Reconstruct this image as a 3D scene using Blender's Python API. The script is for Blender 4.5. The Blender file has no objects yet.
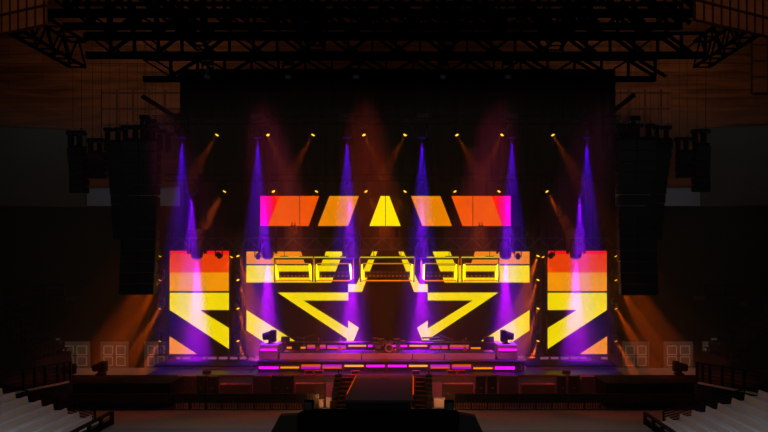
import bpy, bmesh, math, random
from mathutils import Vector, Matrix
random.seed(7)
SC = bpy.context.scene
COL = SC.collection
F = 665.0
VX, VY, H = 415.0, 257.0, 11.5       # vanishing point of the depth direction, eye height

def at(px, py, d):                    # pixel + distance -> world point (camera stands at x=0 y=0 z=H, looks along +y)
    return Vector(((px - VX) * d / F, d, H - (py - VY) * d / F))
def wx(px, d): return (px - VX) * d / F
def wz(py, d): return H - (py - VY) * d / F

# ------------------------------------------------------------------ materials
def s2l(c):
    return tuple(((v / 255) / 12.92 if v / 255 <= .04045 else (((v / 255) + .055) / 1.055) ** 2.4) for v in c)
def mat(name, col, rough=.6, metal=0, spec=.3, var=.25, scale=3.0, stretch=(1, 1, 1), bump=0):
    m = bpy.data.materials.new(name); m.use_nodes = True
    nt = m.node_tree; b = nt.nodes['Principled BSDF']
    b.inputs['Roughness'].default_value = rough; b.inputs['Metallic'].default_value = metal
    b.inputs['Specular IOR Level'].default_value = spec
    tc = nt.nodes.new('ShaderNodeTexCoord'); mp = nt.nodes.new('ShaderNodeMapping')
    mp.inputs['Scale'].default_value = stretch
    nz = nt.nodes.new('ShaderNodeTexNoise'); nz.inputs['Scale'].default_value = scale; nz.inputs['Detail'].default_value = 5
    mx = nt.nodes.new('ShaderNodeMix'); mx.data_type = 'RGBA'
    mx.inputs[6].default_value = (*[c * (1 - var) for c in col], 1)
    mx.inputs[7].default_value = (*[min(1, c * (1 + var)) for c in col], 1)
    nt.links.new(tc.outputs['Object'], mp.inputs['Vector']); nt.links.new(mp.outputs[0], nz.inputs['Vector'])
    nt.links.new(nz.outputs['Fac'], mx.inputs[0]); nt.links.new(mx.outputs[2], b.inputs['Base Color'])
    if bump:
        bp = nt.nodes.new('ShaderNodeBump'); bp.inputs['Strength'].default_value = bump
        nt.links.new(nz.outputs['Fac'], bp.inputs['Height']); nt.links.new(bp.outputs[0], b.inputs['Normal'])
    return m
def glow(name, rgb, strength=1.0, grad=None):
    """a light-giving surface: diode grid with a very slight flicker between diodes; grad=(rgb2, x0, x1) is picture content"""
    m = bpy.data.materials.new(name); m.use_nodes = True
    nt = m.node_tree; nt.nodes.remove(nt.nodes['Principled BSDF'])
    out = nt.nodes['Material Output']; e = nt.nodes.new('ShaderNodeEmission')
    tc = nt.nodes.new('ShaderNodeTexCoord'); nz = nt.nodes.new('ShaderNodeTexNoise'); nz.inputs['Scale'].default_value = 40
    mx = nt.nodes.new('ShaderNodeMix'); mx.data_type = 'RGBA'
    c = s2l(rgb)
    mx.inputs[6].default_value = (*[v * .97 for v in c], 1); mx.inputs[7].default_value = (*[v * 1.03 for v in c], 1)
    nt.links.new(tc.outputs['Object'], nz.inputs['Vector']); nt.links.new(nz.outputs['Fac'], mx.inputs[0])
    src = mx.outputs[2]
    if grad:
        c2, x0, x1 = grad
        sp = nt.nodes.new('ShaderNodeSeparateXYZ'); mr = nt.nodes.new('ShaderNodeMapRange')
        mr.inputs['From Min'].default_value = x0; mr.inputs['From Max'].default_value = x1
        m2 = nt.nodes.new('ShaderNodeMix'); m2.data_type = 'RGBA'; m2.inputs[7].default_value = (*s2l(c2), 1)
        nt.links.new(tc.outputs['Object'], sp.inputs[0]); nt.links.new(sp.outputs[0], mr.inputs[0])
        nt.links.new(mr.outputs[0], m2.inputs[0]); nt.links.new(src, m2.inputs[6]); src = m2.outputs[2]
    nt.links.new(src, e.inputs['Color']); e.inputs['Strength'].default_value = strength
    nt.links.new(e.outputs[0], out.inputs['Surface'])
    return m

M = {
 'black': mat('black_metal', (.006, .006, .006), .6, 0, .2),
 'truss': mat('truss_metal', (.001, .001, .001), .9, 0, 0),
 'satin': mat('satin_truss_metal', (.05, .045, .05), .5, .3, .3),
 'tower': mat('tower_metal', (.018, .016, .018), .6, 0, .2),
 'hoop': mat('drum_hoop', (.65, .60, .62), .4, 0, .4),
 'riserf': mat('riser_front', (.16, .08, .11), .7, 0, .1),
 'tread': mat('stair_tread', (.05, .022, .014), .7, 0, .1),
 'plinth': mat('plinth_skin', (.45, .3, .42), .6, 0, .2),
 'box': mat('speaker_paint', (.005, .005, .005), .6, 0, .25, bump=.1, scale=20),
 'grille': mat('speaker_grille', (.008, .008, .008), .5, 0, .3, scale=60),
 'drape': mat('black_drape', (.002, .002, .002), 1, 0, 0, stretch=(6, 1, .1), bump=.4),
 'deck': mat('stage_deck', (.012, .011, .012), .4, 0, .16, scale=1.5),
 'matte': mat('side_riser_cover', (.005, .004, .005), .8, 0, .03),
 'wing': mat('wing_deck', (.004, .003, .0025), .8, 0, .05, scale=1.5),
 'fascia': mat('stage_fascia', (.60, .30, .30), .8, 0, .1, stretch=(4, 1, .3)),
 'riser': mat('riser_carpet', (.035, .022, .028), .75, 0, .2, scale=8),
 'acrylic': mat('frosted_acrylic', (.55, .46, .48), .35, 0, .5, scale=.8),
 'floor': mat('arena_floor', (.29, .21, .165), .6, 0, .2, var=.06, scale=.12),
 'floor2': mat('darker_floor', (.17, .165, .20), .65, 0, .2, var=.05, scale=.2),  # near floor, darker and bluer than the rest
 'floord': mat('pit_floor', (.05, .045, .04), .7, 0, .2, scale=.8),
 'seat': mat('bench_plastic', (.55, .58, .64), .5, 0, .3, var=.05),
 'seatw': mat('bench_back_lit_plastic', (.80, .78, .77), .5, 0, .3, var=.05),  # backs painted paler and warmer than the seats to stand in for light
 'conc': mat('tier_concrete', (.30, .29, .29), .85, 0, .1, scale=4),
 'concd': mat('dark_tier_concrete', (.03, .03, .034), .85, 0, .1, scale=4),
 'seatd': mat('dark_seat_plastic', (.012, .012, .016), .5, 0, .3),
 'edge': mat('platform_edging', (.55, .50, .42), .7, 0, .2, scale=6),
 'rail': mat('black_railing', (.004, .004, .005), .5, 0, .3),
 'grey': mat('grey_cloth_screen', (.055, .055, .045), .95, 0, 0, var=.12, scale=14),
 'pale': mat('pale_glass_band', (.21, .23, .27), .6, 0, .3, var=.05),
 'navy': mat('navy_wall', (.0022, .003, .0055), .9, 0, .1),
 'door': mat('door_paint', (.20, .15, .12), .5, 0, .3, stretch=(1, 1, .1)),
 'mould': mat('door_moulding', (.85, .74, .62), .5, 0, .3),
 'fixt': mat('fixture_housing', (.004, .004, .004), .5, 0, .2),
 'case': mat('flight_case', (.62, .48, .42), .6, 0, .3),
 'cab': mat('bass_cabinet', (.20, .06, .08), .7, 0, .2, scale=10),
 'ply': mat('stained_plywood', (.26, .09, .05), .7, 0, .2, stretch=(1, 1, 6)),
 'chrome': mat('chrome', (.75, .74, .74), .25, 1, .5),
 'brass': mat('cymbal_brass', (.75, .45, .10), .3, 1, .5),
 'shell': mat('drum_shell', (.30, .26, .26), .35, 0, .5),
 'skin': mat('drum_skin', (.10, .09, .09), .5, 0, .3),
 'bar': mat('barricade_metal', (.035, .026, .020), .5, .3, .3),
 'scrim': mat('booth_scrim', (.007, .006, .005), .9, 0, .1, scale=30),
 'wood': mat('guitar_wood', (.45, .16, .06), .3, 0, .5),
}
def woodmat(name, base, dark, sx, bw, bh, mortar, grain=1.0):
    m = bpy.data.materials.new(name); m.use_nodes = True
    nt = m.node_tree; b = nt.nodes['Principled BSDF']; b.inputs['Roughness'].default_value = .75
    b.inputs['Specular IOR Level'].default_value = .1
    tc = nt.nodes.new('ShaderNodeTexCoord')
    mp = nt.nodes.new('ShaderNodeMapping'); mp.inputs['Rotation'].default_value = (math.radians(90), 0, 0)
    br = nt.nodes.new('ShaderNodeTexBrick'); br.offset = 0.0 if grain < 1 else .5
    br.inputs['Scale'].default_value = 1; br.inputs['Brick Width'].default_value = bw
    br.inputs['Row Height'].default_value = bh; br.inputs['Mortar Size'].default_value = mortar
    br.inputs['Mortar Smooth'].default_value = .3
    br.inputs['Color1'].default_value = (*base, 1); br.inputs['Color2'].default_value = (*[v * .85 for v in base], 1)
    br.inputs['Mortar'].default_value = (*dark, 1)
    m2 = nt.nodes.new('ShaderNodeMapping'); m2.inputs['Scale'].default_value = (.10, 1, 1.1)
    nz = nt.nodes.new('ShaderNodeTexNoise'); nz.inputs['Scale'].default_value = 1.6; nz.inputs['Detail'].default_value = 9
    nz.inputs['Distortion'].default_value = .6
    rp = nt.nodes.new('ShaderNodeMapRange'); rp.inputs['From Min'].default_value = .35; rp.inputs['From Max'].default_value = .65
    rp.inputs['To Min'].default_value = 1 - .75 * grain * .7; rp.inputs['To Max'].default_value = 1.15
    mx = nt.nodes.new('ShaderNodeMix'); mx.data_type = 'RGBA'; mx.blend_type = 'MULTIPLY'; mx.inputs[0].default_value = 1
    nt.links.new(tc.outputs['Object'], mp.inputs[0]); nt.links.new(mp.outputs[0], br.inputs['Vector'])
    nt.links.new(tc.outputs['Object'], m2.inputs[0]); nt.links.new(m2.outputs[0], nz.inputs['Vector'])
    nt.links.new(nz.outputs['Fac'], rp.inputs[0])
    nt.links.new(br.outputs['Color'], mx.inputs[6]); nt.links.new(rp.outputs[0], mx.inputs[7])
    nt.links.new(mx.outputs[2], b.inputs['Base Color'])
    return m
M['plank'] = woodmat('timber_wall_boards', (.20, .05, .011), (.07, .018, .004), 1, 7, .9, .03)
M['tile'] = woodmat('timber_acoustic_panels', (.19, .05, .016), (.06, .017, .005), 1, 1.65, 1.65, .13, .25)
M['tile2'] = woodmat('timber_bulkhead_panels', (.40, .105, .033), (.05, .014, .004), 1, .72, 1.12, .10, .25)

Y_ = (240, 214, 2); 
G = {
 'yellow': glow('led_yellow', Y_, 1.06), 'amber': glow('led_amber', (240, 150, 2)), 'orange': glow('led_orange', (236, 62, 0)),
 'red': glow('led_red', (255, 8, 20)), 'peach': glow('led_peach', (240, 135, 20)), 'tri': glow('led_lower_orange', (240, 140, 5)),
 'uorange': glow('led_upper_orange', (238, 84, 0)), 'uamber': glow('led_upper_amber', (226, 126, 0), 1.1),
 'uyellow': glow('led_upper_yellow', (240, 216, 0), 1.22),
 'bar_m': glow('bar_magenta', (250, 10, 250), 1.6), 'bar_o': glow('bar_orange', (215, 80, 0), 1.0),
 'bar_p': glow('bar_peach', (255, 160, 70), 1.1), 'bar_a': glow('bar_amber', (255, 150, 0), 1.0), 'bar_v': glow('bar_violet', (190, 10, 205), 1.0),
 'tube': glow('neon_yellow', (250, 250, 10), 2.2), 'tubeg': glow('neon_lime', (215, 215, 0), 1.0), 'tubeo': glow('neon_orange', (240, 130, 0), .95),
 'lens_a': glow('lens_amber', (255, 190, 10), 2.5), 'lens_v': glow('lens_violet', (22, 0, 62), 1.0), 'lens_m': glow('lens_magenta', (70, 5, 110), 1.0),
 'foot': glow('foot_orange', (240, 70, 10), 1.0), 'lens_glint': glow('unlit_lens_glint', (13, 13, 17), 1.0), 'dot': glow('diode_orange', (190, 85, 0), 1.0),
 'ground': glow('ground_row', (150, 75, 130), .8),
}

# ------------------------------------------------------------------ mesh building
class MB:
    def __init__(s): s.bm = bmesh.new()
    def hexa(s, p):                      # 8 points: bottom 4 then top 4
        v = [s.bm.verts.new(q) for q in p]
        for f in ((3, 2, 1, 0), (4, 5, 6, 7), (0, 1, 5, 4), (1, 2, 6, 5), (2, 3, 7, 6), (3, 0, 4, 7)):
            s.bm.faces.new([v[i] for i in f])
        return s
    def box(s, x0, x1, y0, y1, z0, z1):
        return s.hexa([(x0, y0, z0), (x1, y0, z0), (x1, y1, z0), (x0, y1, z0), (x0, y0, z1), (x1, y0, z1), (x1, y1, z1), (x0, y1, z1)])
    def bbox(s, x0, x1, y0, y1, z0, z1, b=.02):   # box with chamfered edges
        n0 = set(s.bm.edges); s.box(x0, x1, y0, y1, z0, z1)
        bmesh.ops.bevel(s.bm, geom=[e for e in s.bm.edges if e not in n0], offset=b, segments=1, affect='EDGES')
        return s
    def tube(s, a, b, r, n=6, r2=None):
        a, b = Vector(a), Vector(b); d = (b - a)
        if d.length < 1e-6: return s
        q = d.to_track_quat('Z', 'Y'); r2 = r if r2 is None else r2
        lo = [s.bm.verts.new(a + q @ Vector((r * math.cos(2 * math.pi * i / n), r * math.sin(2 * math.pi * i / n), 0))) for i in range(n)]
        hi = [s.bm.verts.new(b + q @ Vector((r2 * math.cos(2 * math.pi * i / n), r2 * math.sin(2 * math.pi * i / n), 0))) for i in range(n)]
        for i in range(n): s.bm.faces.new([lo[i], lo[(i + 1) % n], hi[(i + 1) % n], hi[i]])
        s.bm.faces.new(lo[::-1]); s.bm.faces.new(hi)
        return s
    def bar(s, a, b, w, h=None):         # square-section bar
        h = h or w; a, b = Vector(a), Vector(b); q = (b - a).to_track_quat('Z', 'Y')
        o = [Vector((i * w / 2, j * h / 2, 0)) for i, j in ((-1, -1), (1, -1), (1, 1), (-1, 1))]
        return s.hexa([a + q @ p for p in o] + [b + q @ p for p in o])
    def ring(s, c, r, t, ax='Y', n=20, m=6):
        q = {'Y': Matrix.Rotation(math.radians(90), 3, 'X'), 'Z': Matrix.Identity(3)}[ax]
        g = [[s.bm.verts.new(Vector(c) + q @ Vector(((r + t * math.cos(b)) * math.cos(a), (r + t * math.cos(b)) * math.sin(a), t * math.sin(b))))
              for b in [2 * math.pi * j / m for j in range(m)]] for a in [2 * math.pi * i / n for i in range(n)]]
        for i in range(n):
            for j in range(m): s.bm.faces.new([g[i][j], g[(i + 1) % n][j], g[(i + 1) % n][(j + 1) % m], g[i][(j + 1) % m]])
        return s
    def ball(s, c, r, sc=(1, 1, 1)):
        m = Matrix.Translation(c) @ Matrix.Diagonal((*[r * k for k in sc], 1))
        bmesh.ops.create_uvsphere(s.bm, u_segments=14, v_segments=9, radius=1, matrix=m); return s
    def prism(s, pts, y0, y1):           # polygon in (x, z), extruded in y
        lo = [s.bm.verts.new((x, y0, z)) for x, z in pts]; hi = [s.bm.verts.new((x, y1, z)) for x, z in pts]
        n = len(pts); s.bm.faces.new(lo); s.bm.faces.new(hi[::-1])
        for i in range(n): s.bm.faces.new([lo[i], hi[i], hi[(i + 1) % n], lo[(i + 1) % n]])
        return s
    def prismx(s, pts, x0, x1):          # polygon in (y, z), extruded in x
        lo = [s.bm.verts.new((x0, y, z)) for y, z in pts]; hi = [s.bm.verts.new((x1, y, z)) for y, z in pts]
        n = len(pts); s.bm.faces.new(lo); s.bm.faces.new(hi[::-1])
        for i in range(n): s.bm.faces.new([lo[i], hi[i], hi[(i + 1) % n], lo[(i + 1) % n]])
        return s
    def mesh(s, name, *mats):
        bmesh.ops.recalc_face_normals(s.bm, faces=s.bm.faces[:])
        me = bpy.data.meshes.new(name); s.bm.to_mesh(me); s.bm.free()
        for m in mats: me.materials.append(m)
        return me
def part(name, mb, m, parent, label=None):
    me = mb.mesh(name, m) if isinstance(mb, MB) else mb
    o = bpy.data.objects.new(name, me); COL.objects.link(o)
    if parent is not None:
        o.parent = parent                 # the mesh is written in its thing's own frame
    if label: o['label'] = label
    return o
def wpart(name, mb, m, parent, label=None):   # mesh written in world coordinates, under a thing standing at parent.location
    o = part(name, mb, m, parent, label)
    root = parent
    if root is not None and not root.get('_w'):
        o.location = -root.location
        o['_w'] = 1
    return o
def tag(o, label, cat, group=None):
    o['label'] = label; o['category'] = cat
    if group: o['group'] = group
    return o
def thing(name, label, cat, loc=(0, 0, 0), group=None):
    o = bpy.data.objects.new(name, None); COL.objects.link(o); o.location = loc; o.empty_display_size = .2
    return tag(o, label, cat, group)
def struct(name, mb, m, parent=None):
    o = part(name, mb, m, parent)
    if parent is None: o['kind'] = 'structure'
    return o
def place(proto, name, label, cat, loc, group=None, rot=None, scale=1):
    """proto: list of (part name, mesh, [sub-parts])"""
    t = thing(name, label, cat, loc, group)
    if rot is not None: t.rotation_mode = 'QUATERNION'; t.rotation_quaternion = rot
    t.scale = (scale,) * 3
    def rec(lst, par):
        for n, me, sub in lst:
            o = bpy.data.objects.new(n, me); COL.objects.link(o); o.parent = par
            rec(sub, o)
    rec(proto, t)
    return t
ORD = ['first', 'second', 'third', 'fourth', 'fifth', 'sixth', 'seventh', 'eighth', 'ninth', 'tenth', 'eleventh', 'twelfth',
       'thirteenth', 'fourteenth', 'fifteenth', 'sixteenth', 'seventeenth', 'eighteenth', 'nineteenth', 'twentieth']
def ordl(i, n): return 'leftmost' if i == 0 else ('rightmost' if i == n - 1 else ORD[i] + ' from left')

# ------------------------------------------------------------------ the hall
struct('floor', MB().box(-60, 55, -15, 70, -.3, 0), M['floor'])
struct('trim_1', MB().prism([(-60, 0), (wx(215, 45.8), 0), (wx(300, 45.8), 0), (wx(300, 45.8), .012), (-60, .012)], -10, 44.6), M['floor2'])
struct('trim_2', MB().box(wx(455, 45.8), 55, -10, 44.2, 0, .012), M['floor2'])
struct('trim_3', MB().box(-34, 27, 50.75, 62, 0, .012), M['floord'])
# far wall in bands: hall doors at the foot, navy above, pale band, timber boards up to the roof
DW = 69.0
struct('wall_back', MB().box(-60, 55, DW, DW + .6, 0, wz(206, DW)), M['navy'])
struct('trim_4', MB().box(wx(86, DW), wx(702, DW), DW - .12, DW + .5, wz(206, DW), wz(187, DW)), M['pale'])
struct('wall_back_upper', MB().box(-60, 55, DW - .3, DW + .6, wz(187, DW), 44), M['plank'])
def panelset(name, x0, x1, y0, y1, d, col=None):
    o = struct(name, MB().box(0, wx(x1, d) - wx(x0, d), 0, .25, 0, wz(y0, d) - wz(y1, d)), M['tile'])
    o.location = (wx(x0, d), d, wz(y1, d)); return o
panelset('trim_5', 101, 181, 90, 141, DW - .6)
panelset('trim_6', 613, 671, 89, 141, DW - .6)
panelset('trim_7', 752, 800, 34, 93, DW - .6)
# side walls
struct('wall_left', MB().box(-60.5, -60, -15, DW, 0, 44), M['plank'])
struct('wall_right', MB().box(55, 55.5, -15, DW, 0, 44), M['plank'])
struct('wall_front', MB().box(-60, 55, -15.5, -15, 0, 44), M['navy'])
# angled timber-panelled bulkheads at the top corners
def bulk(name, a, b, top):
    (px0, py0, d0), (px1, py1, d1) = a, b
    p0, p1 = at(px0, py0, d0), at(px1, py1, d1); z = (p0.z + p1.z) / 2
    n = Vector((p1.x - p0.x, p1.y - p0.y, 0)); L = n.length; ang = math.atan2(n.y, n.x)
    o = struct(name, MB().box(0, L, 0, .15, 0, top - z), M['tile2']); o.location = (p0.x, p0.y, z); o.rotation_euler = (0, 0, ang)
    return o
bulk('trim_8', (-60, 46.6, 41.4), (45, 25, 37.6), 40)
bulk('trim_9', (695, 20, 36.8), (800, 44.3, 41.0), 40)
# large dark cloth screens on the hall sides
def sidescreen(x0, d0, x1, d1, yt, yb, label):
    a, b = at(x0, yt, d0), at(x1, yt, d1); zb = wz(yb, d0)
    t = thing('projection_screen', label, 'screen', (a.x, a.y, zb))
    v = Vector((b.x - a.x, b.y - a.y, 0)); L = v.length; h = a.z - zb
    t.rotation_euler = (0, 0, math.atan2(v.y, v.x))
    part('screen_cloth', MB().box(0, L, -.05, 0, 0, h), M['grey'], t)
    part('screen_frame', MB().box(-.1, L + .1, 0, .12, -.1, 0).box(-.1, L + .1, 0, .12, h, h + .1).box(-.1, 0, 0, .12, 0, h).box(L, L + .1, 0, .12, 0, h), M['navy'], t)
sidescreen(-60, 64.2, 85.5, 68.2, 123.6, 204.2, 'blank dark grey projection screen high on the left side of the hall')
sidescreen(701.5, 68.2, 830, 64.6, 129, 206.4, 'blank dark grey projection screen high on the right side of the hall')

# hall doors
def hall_door(n, x0, x1, leaves=2):
    d = DW - .02; X0, X1 = wx(x0, d), wx(x1, d); h = wz(341.5, d); w = X1 - X0
    fr = struct('door_%d' % n, MB().box(0, .16, -.18, 0, 0, h).box(w - .16, w, -.18, 0, 0, h).box(.16, w - .16, -.18, 0, h - .16, h), M['door'])
    fr.location = (X0, d, 0)
    lw = (w - .32) / leaves
    for k in range(leaves):
        a = .16 + k * lw + .02; b = a + lw - .04
        lf = part('door_leaf', MB().box(a, b, -.10, -.02, .02, h - .18), M['door'], fr)
        m = MB()
        for z0, z1 in ((.25, h * .44), (h * .50, h - .42)):
            for q in ((a + .14, a + .21, z0, z1), (b - .21, b - .14, z0, z1), (a + .14, b - .14, z0, z0 + .07), (a + .14, b - .14, z1 - .07, z1)):
                m.box(q[0], q[1], -.15, -.10, q[2], q[3])
        part('door_moulding', m, M['mould'], lf)
        hx = b - .08 if k == 0 else a + .08
        part('door_handle', MB().tube((hx, -.22, h * .42), (hx, -.22, h * .52), .03).tube((hx, -.1, h * .47), (hx, -.22, h * .47), .02), M['chrome'], lf)
for n, (a, b, l) in enumerate([(61, 90.5, 2), (101, 129, 2), (145, 168, 2), (622, 649, 2), (663.5, 692.5, 2), (702, 727, 2)]):
    hall_door(n + 1, a, b, l)

# ------------------------------------------------------------------ stage
DZ = 1.9
t = thing('stage', 'wide dark main stage deck carrying the screens and the band', 'stage', (wx(386, 55), 55, 0))
xl, xr = wx(150, 55), wx(622, 55)
wpart('deck', MB().box(xl, xr, 54.2, 65.5, DZ - .12, DZ), M['deck'], t)
wpart('fascia', MB().box(xl + .1, xr - .1, 54.32, 54.4, 0.02, DZ - .12), M['fascia'], t)
wpart('edge_strip', MB().box(xl, xr, 54.14, 54.2, DZ - .14, DZ), M['ply'], t)
for nm, x0, x1, side in (('stage_wing', 40, 170, 'left'), ('stage_wing', 606, 722, 'right')):
    X0, X1 = wx(x0, 50.5), wx(x1, 50.5)
    t = thing(nm, 'low dark %s wing platform reaching forward beside the main stage' % side, 'stage', ((X0 + X1) / 2, 50.5, 0))
    wpart('deck', MB().box(X0, X1, 50.5, 54.12, DZ - .25, DZ), M['wing'], t)
    wpart('fascia', MB().box(X0 + .05, X1 - .05, 50.62, 50.7, .02, DZ - .25).box(X0 + .05, X0 + .13, 50.7, 54.1, .02, DZ - .25).box(X1 - .13, X1 - .05, 50.7, 54.1, .02, DZ - .25), M['wing'], t)
# thrust
TX0, TX1 = -4.75, -.17
t = thing('thrust_stage', 'dark catwalk with orange edges running from the stage towards the mixing booth', 'stage', ((TX0 + TX1) / 2, 45, 0))
wpart('deck', MB().box(TX0, TX1, 44.6, 54.12, DZ - .2, DZ), M['riser'], t)
wpart('fascia', MB().box(TX0 + .1, TX1 - .1, 44.7, 44.8, .02, DZ - .2).box(TX0 + .1, TX0 + .2, 44.8, 54.1, .02, DZ - .2).box(TX1 - .2, TX1 - .1, 44.8, 54.1, .02, DZ - .2), M['black'], t)
wpart('edge_light', MB().box(TX0 - .07, TX0 - .005, 47, 54.1, DZ - .12, DZ - .04), G['foot'], t, 'thin orange light strip along the left edge')
wpart('edge_light', MB().box(TX1 + .005, TX1 + .07, 47, 54.1, DZ - .12, DZ - .04), G['foot'], t, 'thin orange light strip along the right edge')
# stage stairs left and right of the thrust
def stairs(x0, x1, xs0, xs1, label):
    t = thing('stage_stairs', label, 'stairs', ((x0 + x1) / 2, 52.5, 0))
    n = 7
    for k in range(n):
        y0 = 50.4 + k * .53; z = DZ * (k + 1) / (n + .6)
        wpart('tread', MB().bbox(x0, x1, y0, y0 + .55, z - .07, z, .01), M['tread'], t)
    pts = [(50.4, .02)]
    for k in range(n):
        y0 = 50.4 + k * .53; z = DZ * (k + 1) / (n + .6) + .28
        pts += [(y0, z), (y0 + .53, z)]
    pts += [(50.4 + n * .53, .02)]
    wpart('side_wall', MB().prismx(pts, xs0, xs1), M['black'], t)
    wpart('riser', MB().prismx([(50.5, .02), (54.1, .02), (54.1, DZ - .35)], x0 + .05, x1 - .05), M['black'], t)
    for k in (0, 3, 6):
        y0 = 50.7 + k * .53; z = DZ * (k + 1) / (n + .6)
        wpart('post', MB().tube(((xs0 + xs1) / 2, y0, z + .2), ((xs0 + xs1) / 2, y0, z + .55), .04), M['black'], t)
stairs(-5.95, -4.9, -6.45, -5.97, 'dark stairs with stepped side wall left of the catwalk')
stairs(.0, .85, .87, 1.35, 'dark stairs with stepped side wall right of the catwalk')

# risers for the band
r1x0, r1x1 = wx(257, 56), wx(525, 56)
t = thing('stage_riser', 'lower front band riser with a row of coloured light bars on its face', 'riser', ((r1x0 + r1x1) / 2, 56, DZ))
wpart('deck', MB().box(r1x0, r1x1, 55.9, 56.95, 2.62, 2.72), M['riser'], t)
wpart('front_panel', MB().box(r1x0 + .05, r1x1 - .05, 56.0, 56.9, DZ + .01, 2.62), M['riserf'], t)
r2x0, r2x1 = wx(279.3, 57), wx(496.2, 57)
t = thing('stage_riser', 'middle band riser with pale frosted front panels under the instruments', 'riser', ((r2x0 + r2x1) / 2, 57, DZ))
wpart('deck', MB().box(r2x0, r2x1, 56.98, 59.95, 3.02, 3.12), M['riser'], t)
wpart('base', MB().box(r2x0 + .1, r2x1 - .1, 57.2, 59.9, DZ + .01, 3.02), M['black'], t)
for a, b in ((280, 361), (362, 412), (413, 444), (445, 495)):
    wpart('front_panel', MB().box(wx(a, 57), wx(b, 57), 56.9 - .0, 56.97, 2.73, 3.25), M['acrylic'], t, 'pale frosted panel')
r3x0, r3x1 = wx(277, 60), wx(500, 60)
t = thing('stage_riser', 'rear band step behind the drums carrying the upper light bars', 'riser', ((r3x0 + r3x1) / 2, 60, DZ))
wpart('deck', MB().box(r3x0, r3x1, 60, 61.2, 3.66, 3.76), M['black'], t)
wpart('front_panel', MB().box(r3x0 + .05, r3x1 - .05, 60.05, 61.1, DZ + .01, 3.66), M['black'], t)
for side, a, b in (('left', 260.5, 279), ('right', 496.5, 516.5)):
    X0, X1 = wx(a, 57.5), wx(b, 57.5)
    t = thing('equipment_plinth', '%s end plinth with one magenta light bar, under the large spotlight' % side, 'riser', ((X0 + X1) / 2, 57.5, 2.72))
    wpart('body', MB().bbox(X0, X1, 56.99, 58.9, DZ + .82, wz(344.5, 57.4)), M['plinth'], t)
    wpart('light_bar', MB().box(X0 + .12, X1 - .08, 56.9, 56.98, wz(350.6, 57), wz(348.8, 57)), G['bar_m'], t, 'magenta light bar')
for side, a, b in (('left', 153, 256.5), ('right', 527, 618)):
    X0, X1 = wx(a, 57), wx(b, 57)
    t = thing('stage_riser', 'long low %s riser under the %s side screen' % (side, side), 'riser', ((X0 + X1) / 2, 57, DZ))
    wpart('deck', MB().box(X0, X1, 57, 62.4, 2.1, 2.18), M['matte'], t)
    wpart('front_panel', MB().box(X0 + .05, X1 - .05, 57.05, 62.3, DZ + .01, 2.1), M['fascia'], t)
# low pale ground-row segments behind the risers
for side, segs in (('left', [(176, 181), (182, 191), (202, 206), (207.5, 217), (218.5, 228), (229.5, 238), (239.5, 247)]),
                   ('right', [(518, 524), (540, 549), (550.5, 559), (560.5, 569), (570, 578), (579, 587), (601, 608)])):
    for i, (a, b) in enumerate(segs):
        d = 60.5; X0, X1 = wx(a, d), wx(b, d)
        z0 = 2.18
        t = thing('ground_row_light', 'small pale batten on the %s riser, %s of its row' % (side, ordl(i, len(segs))), 'light', ((X0 + X1) / 2, d, z0), 'pale battens on the %s riser' % side)
        wpart('housing', MB().box(X0, X1, d, d + .2, z0, z0 + .24), M['fixt'], t)
        wpart('lens', MB().box(X0 + .04, X1 - .04, d - .03, d, z0 + .03, z0 + .21), G['ground'], t)

# light bars of the two rows (px x0, x1, top colour, bottom colour or None)
def lightbar(x0, x1, y0, y1, d, top, bot, label, grp):
    y0 += .35; y1 -= .35
    X0, X1 = wx(x0, d), wx(x1, d); za, zb = wz(y1, d), wz(y0, d); zm = (za + zb) / 2
    t = thing('light_bar', label, 'light', ((X0 + X1) / 2, d, za), grp)
    wpart('housing', MB().box(X0, X1, d, d + .06, za - .02, zb + .02), M['black'], t)
    if top: wpart('lens', MB().box(X0 + .03, X1 - .03, d - .04, d, zm if bot or bot == 0 else za, zb), G[top], t)
    if bot: wpart('lens', MB().box(X0 + .03, X1 - .03, d - .04, d, za, zm if top else zb), G[bot], t)
ds = 55.85
row = [(258.5, 279, 366.2, 369.2, 'bar_m', None), (280, 299.5, 366.2, 368.8, 'bar_a', None), (301, 321, 364, 369, 'bar_o', 'bar_v'), (322, 342, 364.2, 369, 'bar_v', 'bar_o'),
       (344, 364, 364.5, 367.2, 'bar_p', None), (366, 385, 364.5, 367.5, 'bar_m', None), (387.5, 407, 364.5, 367.5, 'bar_m', None), (408.5, 428, 364.5, 367.2, 'bar_p', None),
       (430, 450, 364.2, 369, 'bar_v', 'bar_o'), (451.5, 471.5, 364, 369, 'bar_o', 'bar_v'), (473, 493, 367, 369.4, 'bar_a', None), (494.5, 515, 366.2, 369.8, 'bar_m', None)]
CN = {'bar_m': 'magenta', 'bar_o': 'orange', 'bar_v': 'violet', 'bar_p': 'peach', 'bar_a': 'amber', None: ''}
for i, (a, b, y0, y1, c1, c2) in enumerate(row):
    nm = CN[c1] + (' over ' + CN[c2] if c2 else '')
    lightbar(a, b, y0, y1, ds, c1, c2, '%s light bar, %s in the lower row across the front riser' % (nm, ordl(i, 12)), 'lower row light bars')
row2 = [(286.5, 292, 'bar_a', None, 346.5, 349), (300.5, 306, 'bar_a', None, 346.5, 349), (307, 315.5, 'bar_o', 'bar_v', 344.5, 349), (319.5, 326, 'bar_o', 'bar_v', 344.5, 349),
        (327, 346, 'bar_v', 'bar_o', 344.8, 349.2), (348, 366.5, 'bar_p', None, 344.6, 347), (367.8, 375.5, 'bar_m', None, 344.6, 347.2), (392, 407.5, 'bar_m', None, 344.6, 347.2), (409, 427.5, 'bar_p', None, 344.6, 347),
        (429.5, 448, 'bar_v', 'bar_o', 344.8, 349.2), (449.5, 469, 'bar_o', 'bar_v', 344.5, 349.2), (470.5, 481, 'bar_a', None, 347, 349.2)]
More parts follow.
